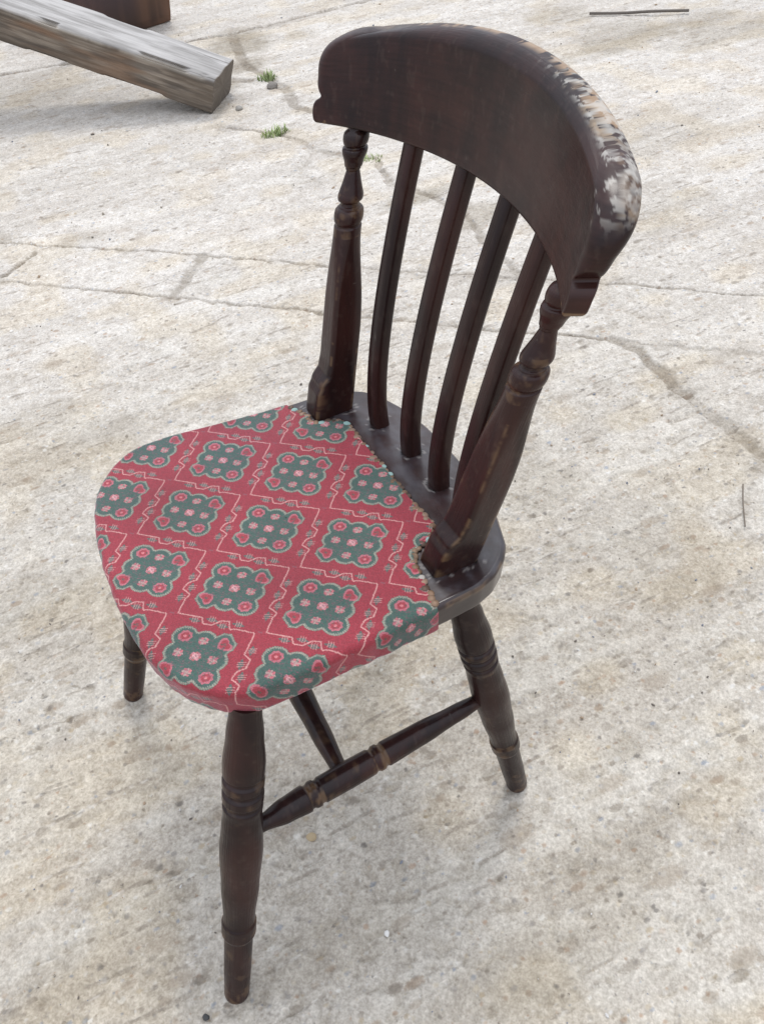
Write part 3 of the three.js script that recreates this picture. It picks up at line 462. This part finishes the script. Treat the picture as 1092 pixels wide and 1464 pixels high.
{
  const U = 640, T = 0.030, LEAN = 0.22, H0 = 0.105, rb = 0.004, rf = 0.012, rk = 0.012;
  const ys = []; for (let k = 0; k <= 6; k++) ys.push(rb * (1 - Math.cos(k / 6 * Math.PI / 2))); for (let k = 1; k <= 62; k++) ys.push(mix(rb, H0 - rf, k / 62)); for (let k = 1; k <= 18; k++) ys.push(H0 - rf + rf * Math.sin(k / 18 * Math.PI / 2));
  const nf = y => y < rb ? rb - Math.sqrt(Math.max(0, rb * rb - (rb - y) ** 2)) : y > H0 - rf ? rf - Math.sqrt(Math.max(0, rf * rf - (y - H0 + rf) ** 2)) : 0;
  const nb = y => y < rb ? T - rb + Math.sqrt(Math.max(0, rb * rb - (rb - y) ** 2)) : y > H0 - rk ? T - rk + Math.sqrt(Math.max(0, rk * rk - (y - H0 + rk) ** 2)) : T;
  const pts = [...ys.map(y => [nf(y), y]), ...ys.slice().reverse().map(y => [nb(y), y])], K = ys.length;
  const endTab = [[0, -0.001], [0.04, 0.001], [0.10, 0.002], [0.19, 0.001], [0.24, -0.002], [0.27, -0.0065], [0.30, -0.0075], [0.34, -0.0045], [0.42, -0.001], [0.58, 0], [0.70, -0.003], [0.80, -0.010], [0.88, -0.021], [0.95, -0.036], [1, -0.056]];
  const LA = CR * Math.asin(CW / CR), rings = [], hTab = u => mix(0.105, 0.084, u * u) / H0, us = [], RE = 16;
  const steps = []; for (let k = RE; k >= 0; k--) steps.push([-1, Math.sin(k / RE * Math.PI / 2), 1 - Math.cos(k / RE * Math.PI / 2)]); for (let i = 1; i < U; i++) steps.push([-1 + 2 * i / U, 0, 0]); for (let k = 0; k <= RE; k++) steps.push([1, Math.sin(k / RE * Math.PI / 2), 1 - Math.cos(k / RE * Math.PI / 2)]);
  for (const [u, ext, ins] of steps) { const ring = []; us.push(u);
    for (const [n, y] of pts) { const v = y / H0, re = mix(0.003, 0.0125, ss(0.28, 0.5, v)), L = LA + curveTable(endTab, v) - re, along = Math.min(1, Math.abs(u)), phi = (u * L + Math.sign(u) * re * ext) / CR;
      const mid = T / 2, nn0 = mid + (n - mid) * (1 - ins * Math.min(0.92, re / mid)); const taper = 1 - 0.42 * ss(0.66, 1, along) * (1 - ss(0.12, 0.8, v)), nn = nn0 * taper + LEAN * y, R = CR + nn; ring.push(V(R * Math.sin(phi), CREST_Y + y * hTab(u), CZ - R * Math.cos(phi))); }
    rings.push(ring); }
  const tone = (p, i, j) => {
    const [n, y] = pts[j], u = us[i]; let c = woodTone(p, 0, 0.03);
    const along0 = fbm2(u * 9, y * 420, 3) - 0.5; c = c.map(v => v * (1 + 0.7 * along0)); const warm = ss(0.4, 0.7, fbm3(p.x * 5 + 3, p.y * 26, p.z * 5, 3)); c = mix3(c, [0.050, 0.0185, 0.0135], warm * 0.5);
    const backTop = ss(T * 0.35, T * 0.62, n + 0.35 * T * (fbm3(p.x * 30, p.y * 30, p.z * 30, 3) - 0.5)); const topness = ss(H0 - 0.012, H0 - 0.003, y) * ss(0.004, 0.012, n) + (n > T - 0.004 ? ss(H0 - 0.035, H0 - 0.012, y) : 0);
    if (u > 0.999) c = mix3(c, PAINT, 0.5 * ss(0.66, 0.9, y / H0) * ss(0.54, 0.58, fbm3(p.x * 170, p.y * 170, p.z * 170 + 4, 4))); const along = u > 0.1 ? 1 : 0.75, f = fbm3(p.x * 95, p.y * 95, p.z * 95, 5), f2 = fbm3(p.x * 230 + 31, p.y * 230, p.z * 230 + 7, 4);
    const worn = clamp(topness) * backTop * (1 - 0.75 * ss(0.8, 0.95, Math.abs(u))) * ss(0.47, 0.53, f + 0.06 * (along - 0.75));
    c = mix3(c, mix3(RAW, [0.42, 0.30, 0.20], f2), worn * 0.85);
    const white = clamp(topness * 1.3) * ss(0.485, 0.525, f2 + 0.12 * ss(0.4, 0.7, u) - 0.09) * ss(0.1, 0.55, u) * (1 - 0.45 * ss(0.9, 1, u)); c = mix3(c, mix3(PAINT, [0.36, 0.27, 0.18], ss(0.5, 0.62, fbm3(p.x * 90 + 2, p.y * 90, p.z * 90, 3))), white * (0.36 + 0.40 * noise3(p.x * 400, p.y * 400, p.z * 400)));
    if (y < 0.004 && Math.abs(u) > 0.93) c = mix3(c, RAW, 0.5 * ss(0.45, 0.6, f2));
    return c;
  };
  const g = skin(rings, tone, false);
  const caps = []; for (const e of [0, rings.length - 1]) { const q = [], cc = [], tri = (a, b, c) => { for (const m of e ? [a, b, c] : [a, c, b]) { const p = rings[e][m]; q.push(p.x, p.y, p.z); cc.push(...tone(p, e, m)); } };
    for (let k = 0; k < K - 1; k++) { const a = k, b = k + 1, c = 2 * K - 1 - k, d = 2 * K - 2 - k; tri(a, b, c); tri(b, d, c); }
    const h = new THREE.BufferGeometry(); h.setAttribute('position', new THREE.Float32BufferAttribute(q, 3)); h.setAttribute('uv', new THREE.Float32BufferAttribute(new Float32Array(q.length / 3 * 2), 2)); h.setAttribute('color', new THREE.Float32BufferAttribute(cc, 3)); h.computeVertexNormals(); caps.push(h); }
  const rail = mergeGeometries([g.toNonIndexed(), ...caps]);
  add(chair, 'crest_rail', rail, varnish).userData.label = 'curved dark crest rail with paint rubbed off its top edge';
}

// ---------------------------------------------------------------- weathered timber beam, one end on the ground
{
  const O = V(-2.415, 0.001, -0.634), yaw = 0.916, tilt = 0.338, W = 0.205, H = 0.118, LEN = 1.75;
  const d = V(-Math.cos(yaw) * Math.cos(tilt), Math.sin(tilt), Math.sin(yaw) * Math.cos(tilt)), s = V(0, 1, 0).cross(d).normalize(); if (s.z > 0) s.negate(); const n = d.clone().cross(s); if (n.y < 0) n.negate();
  const rings = [], NX = 360, NS = 288, S = [], loc = [];
  for (let i = 0; i <= NX; i++) { const t = i / NX * LEN, ring = [], lr = [];
    for (let j = 0; j < NS; j++) {
      const a = -j / NS * Math.PI * 2 + Math.PI / 4 * 0 , ca = Math.cos(a), sa = Math.sin(a), ex = 12, k = Math.pow(Math.abs(ca) ** ex + Math.abs(sa) ** ex, -1 / ex);
      let x = ca * k * W / 2, y = sa * k * H / 2; const e = Math.abs(ca * k) > 0.8 && Math.abs(sa * k) > 0.8 ? 1 : 0;
      const chip = e * 0.012 * ss(0.5, 0.75, fbm2(t * 9, (ca > 0 ? 1 : 3) + (sa > 0 ? 7 : 2), 3)), q = 1 - chip / 0.08;
      const wob = (fbm3(t * 5, x * 14, y * 14, 3) - 0.5) * 0.008 + (fbm3(t * 4, x * 160, y * 160, 2) - 0.5) * 0.004;
      x *= q; y *= q; const l = Math.hypot(x, y); x *= 1 + wob / l; y *= 1 + wob / l;
      const skew = i < 8 ? (fbm2(x * 20, y * 20, 2) - 0.5) * 0.008 : 0;
      ring.push(O.clone().addScaledVector(d, t + skew).addScaledVector(s, x + W / 2).addScaledVector(n, y + H / 2)); lr.push([t, x, y]);
    }
    rings.push(ring); loc.push(lr); }
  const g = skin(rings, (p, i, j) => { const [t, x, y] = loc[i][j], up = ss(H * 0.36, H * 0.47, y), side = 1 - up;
    const gr = fbm2(t * 7, (x + y) * 190, 5), m = fbm2(t * 9 + 5, (x - y) * 40, 5), b = fbm2(t * 3.2 + 12, (x + y * 1.3) * 10, 3);
    let c = mix3([0.25, 0.235, 0.22], [0.43, 0.41, 0.39], ss(0.3, 0.7, gr * 0.4 + m * 0.6));
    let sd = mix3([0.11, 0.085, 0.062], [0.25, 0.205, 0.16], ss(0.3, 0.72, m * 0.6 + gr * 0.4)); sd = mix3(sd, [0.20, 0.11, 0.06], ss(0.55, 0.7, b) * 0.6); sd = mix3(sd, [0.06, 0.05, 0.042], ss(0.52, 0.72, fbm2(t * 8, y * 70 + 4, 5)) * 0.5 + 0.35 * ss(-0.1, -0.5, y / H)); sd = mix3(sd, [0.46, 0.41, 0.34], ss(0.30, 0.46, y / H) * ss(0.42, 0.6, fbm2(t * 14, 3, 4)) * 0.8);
    if (i === 0) return mix3([0.075, 0.06, 0.048], [0.17, 0.14, 0.11], fbm2(x * 60, y * 200, 4));
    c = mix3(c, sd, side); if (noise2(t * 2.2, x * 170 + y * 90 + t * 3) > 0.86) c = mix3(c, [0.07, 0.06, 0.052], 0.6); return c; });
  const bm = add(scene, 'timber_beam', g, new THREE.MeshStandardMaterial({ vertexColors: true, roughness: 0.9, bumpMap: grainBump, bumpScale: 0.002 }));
  const block = new THREE.BoxGeometry(0.34, 0.455, 0.30, 12, 16, 12), bp = block.attributes.position; // props the raised end
  for (let i = 0; i < bp.count; i++) { const q = V(bp.getX(i), bp.getY(i), bp.getZ(i)), k = (fbm3(q.x * 9 + 4, q.y * 9, q.z * 9, 4) - 0.5) * 0.05; bp.setXYZ(i, q.x * (1 + k), q.y, q.z * (1 + k)); }
  block.computeVertexNormals(); const prop = add(scene, 'concrete_block', block, new THREE.MeshStandardMaterial({ color: new THREE.Color().setRGB(0.34, 0.32, 0.29), roughness: 0.95 })); const pc = O.clone().addScaledVector(d, 1.42).addScaledVector(s, W / 2); prop.position.set(pc.x, 0.2275, pc.z); prop.rotation.y = yaw;
  tag(prop, 'rough concrete block propping up the raised end of the timber beam', 'block');
  tag(bm, 'weathered grey timber beam with squared end lying tilted on the concrete', 'beam');
}
// ---------------------------------------------------------------- rusty steel plate trough behind the beam
{
  const A = V(-3.60, 0, -0.84), B = V(-3.42, 0, -0.25), e = B.clone().sub(A).normalize(), back = V(-e.z, 0, e.x); if (back.x > 0) { back.negate(); } const flip = new THREE.Vector3().crossVectors(back, V(0, 1, 0)).dot(e) < 0; // e along its front edge
  const shape = new THREE.Shape(); [[0, 0], [0.02, -0.002], [0.34, 0.01], [0.40, 0.06], [0.41, 0.30], [0.39, 0.30], [0.38, 0.075], [0.33, 0.03], [0.035, 0.03], [0.02, 0.05], [-0.05, 0.26], [-0.075, 0.255], [-0.012, 0.03]].forEach(([x, y], i) => i ? shape.lineTo(x, y) : shape.moveTo(x, y));
  const g0 = new THREE.ExtrudeGeometry(shape, { depth: 0.5, bevelEnabled: true, bevelSize: 0.004, bevelThickness: 0.004, bevelSegments: 2, steps: 40 });
  const M = new THREE.Matrix4().makeBasis(back, V(0, 1, 0), e); g0.applyMatrix4(M); if (flip) { const q = g0.attributes.position; for (let i = 0; i < q.count; i += 3) { const a = [q.getX(i + 1), q.getY(i + 1), q.getZ(i + 1)]; q.setXYZ(i + 1, q.getX(i + 2), q.getY(i + 2), q.getZ(i + 2)); q.setXYZ(i + 2, ...a); } g0.computeVertexNormals(); } g0.translate(A.x, 0.006, A.z);
  const p = g0.attributes.position, col = []; for (let i = 0; i < p.count; i++) { const x = p.getX(i), y = p.getY(i), z = p.getZ(i); const f = fbm3(x * 14, y * 14, z * 14, 4), f2 = fbm3(x * 5 + 9, y * 5, z * 5, 3); let c = mix3([0.06, 0.036, 0.027], [0.15, 0.080, 0.050], ss(0.35, 0.7, f)); c = mix3(c, [0.07, 0.055, 0.075], ss(0.48, 0.66, f2) * 0.8); col.push(...c); }
  g0.setAttribute('color', new THREE.Float32BufferAttribute(col, 3));
  const plate = add(scene, 'steel_trough', g0, new THREE.MeshStandardMaterial({ vertexColors: true, roughness: 0.75, metalness: 0.2 }));
  tag(plate, 'rusty brown steel trough standing behind the weathered timber beam', 'scrap metal');
}
// ---------------------------------------------------------------- grass tufts, sticks, pebbles
{
  const gm = new THREE.MeshStandardMaterial({ vertexColors: true, roughness: 0.7, side: THREE.DoubleSide });
  const tuft = (x, z, rx, rz, h, n, seed, label) => { const r = rng(seed), pos = [], col = [];
    for (let i = 0; i < n; i++) { const a = r() * 6.28, q = Math.sqrt(r()), bx = q * rx * Math.cos(a), bz = q * rz * Math.sin(a), ht = h * (0.45 + 0.65 * r()) * (1 - 0.4 * q), w = 0.0016 + 0.0012 * r(), la = r() * 6.28, lean = ht * (0.25 + 0.6 * r()); const tone = mix3([0.18, 0.24, 0.09], [0.46, 0.53, 0.25], r());
      const px = Math.cos(la + 1.57) * w, pz = Math.sin(la + 1.57) * w, mx = bx + Math.cos(la) * lean * 0.35, mz = bz + Math.sin(la) * lean * 0.35, tx = bx + Math.cos(la) * lean, tz = bz + Math.sin(la) * lean;
      const q4 = [[bx - px, 0, bz - pz], [bx + px, 0, bz + pz], [mx + px * 0.9, ht * 0.6, mz + pz * 0.9], [mx - px * 0.9, ht * 0.6, mz - pz * 0.9], [tx, ht, tz]];
      for (const k of [0, 1, 2, 0, 2, 3, 3, 2, 4]) { pos.push(...q4[k]); col.push(...tone.map(v => v * (k < 2 ? 0.75 : 1))); } }
    const g = new THREE.BufferGeometry(); g.setAttribute('position', new THREE.Float32BufferAttribute(pos, 3)); g.setAttribute('color', new THREE.Float32BufferAttribute(col, 3)); g.computeVertexNormals();
    const o = add(scene, 'grass_tuft', g, gm); o.position.set(x, -0.006, z); tag(o, label, 'grass'); };
  tuft(-2.62, -0.915, 0.03, 0.035, 0.046, 80, 1, 'small green grass tuft in the crack nearest the end of the timber beam');
  tuft(-2.12, -0.755, 0.03, 0.05, 0.036, 110, 2, 'low green grass tuft in the concrete crack left of the chair back');
  tuft(-1.75, -0.915, 0.025, 0.04, 0.025, 50, 3, 'tiny flat grass tuft seen behind the chair back between post and spindle');
  const stickM = new THREE.MeshStandardMaterial({ color: new THREE.Color().setRGB(0.13, 0.11, 0.095), roughness: 0.9 });
  const stick = (name, pts, r, m, label) => { const c = new THREE.CatmullRomCurve3(pts.map(q => V(...q))); const o = add(scene, name, new THREE.TubeGeometry(c, 24, r, 7), m); tag(o, label, 'stick'); };
  stick('dry_stick', [[-2.435, 0.008, -2.18], [-2.36, 0.007, -2.27], [-2.28, 0.012, -2.36], [-2.20, 0.012, -2.46]], 0.0052, stickM, 'thin dark stick lying far off on the concrete at the top right');
  const straw = new THREE.MeshStandardMaterial({ color: new THREE.Color().setRGB(0.16, 0.13, 0.10), roughness: 0.9 });
  stick('dry_straw', [[-0.125, 0.004, -0.842], [-0.09, 0.006, -0.81], [-0.046, 0.004, -0.775]], 0.0012, straw, 'thin dry straw on the concrete near the right edge below the crack');
  const stone = (s, seed) => { const g = new THREE.IcosahedronGeometry(s, 2), p = g.attributes.position; for (let i = 0; i < p.count; i++) { const q = V(p.getX(i), p.getY(i), p.getZ(i)), k = 0.78 + 0.5 * fbm3(q.x / s * 1.3 + seed, q.y / s * 1.3, q.z / s * 1.3, 2); p.setXYZ(i, q.x * k * 1.2, q.y * k * 0.7, q.z * k); } g.computeVertexNormals(); return g; };
  const peb = (x, z, s, c, label, i) => { const o = add(scene, 'pebble', stone(s, i * 7), new THREE.MeshStandardMaterial({ color: new THREE.Color().setRGB(...c), roughness: 0.85 })); o.position.set(x, s * 0.35, z); o.rotation.y = i; tag(o, label, 'pebble'); };
  peb(0.1013, 0.0628, 0.0055, [0.40, 0.31, 0.19], 'small tan pebble under the side stretcher near the front leg', 1);
  peb(0.0244, -0.1904, 0.0055, [0.24, 0.20, 0.15], 'small brown pebble under the chair behind the side stretcher', 2);
  peb(0.2526, 0.0308, 0.0030, [0.66, 0.64, 0.60], 'tiny white pebble on the bare concrete right of the front leg', 3);
  peb(0.2384, 0.2506, 0.0035, [0.05, 0.05, 0.05], 'tiny black pebble left of the near front foot', 4);
  peb(-2.52, -0.90, 0.017, [0.18, 0.16, 0.14], 'dark pebble beside the grass tuft nearest the timber beam', 5);
  peb(-2.40, -0.73, 0.012, [0.3, 0.28, 0.25], 'grey pebble on the concrete by the end of the timber beam', 6);
  const r = rng(33), grit = new THREE.InstancedMesh(new THREE.IcosahedronGeometry(1, 0), new THREE.MeshStandardMaterial({ roughness: 0.9 }), 1000), M = new THREE.Matrix4(), Q = new THREE.Quaternion();
  grit.name = 'grit'; grit.userData = { kind: 'stuff', label: 'loose grit scattered over the concrete', category: 'grit' };
  const tones = [[0.14, 0.12, 0.10], [0.30, 0.26, 0.21], [0.55, 0.53, 0.50], [0.2, 0.21, 0.24], [0.35, 0.26, 0.18]];
  for (let i = 0; i < 1000; i++) { const far = i > 700, x = far ? -0.8 - 3.2 * r() : -0.9 + 1.45 * r(), z = far ? -2.6 + 3 * r() : -1.0 + 1.5 * r(), s = (far ? 0.0020 : 0.0010) * (0.6 + 1.6 * r() ** 3); Q.setFromEuler(new THREE.Euler(r() * 6, r() * 6, r() * 6)); M.compose(V(x, groundY(x, z) + s * 0.3, z), Q, V(s * (1 + r()), s * 0.8, s)); grit.setMatrixAt(i, M); grit.setColorAt(i, new THREE.Color().setRGB(...tones[(r() * tones.length) | 0])); }
  scene.add(grit);
}
scene.traverse(o => { if (o.isMesh) { o.castShadow = true; o.receiveShadow = true; } });
{ // number the names that repeat
  const seen = new Map(); scene.traverse(o => { if (!o.isMesh && !o.isGroup) return; const n = seen.get(o.name) || 0; seen.set(o.name, n + 1); if (n) o.name = `${o.name}_${String(n).padStart(3, '0')}`; });
}
renderer.render(scene, camera);
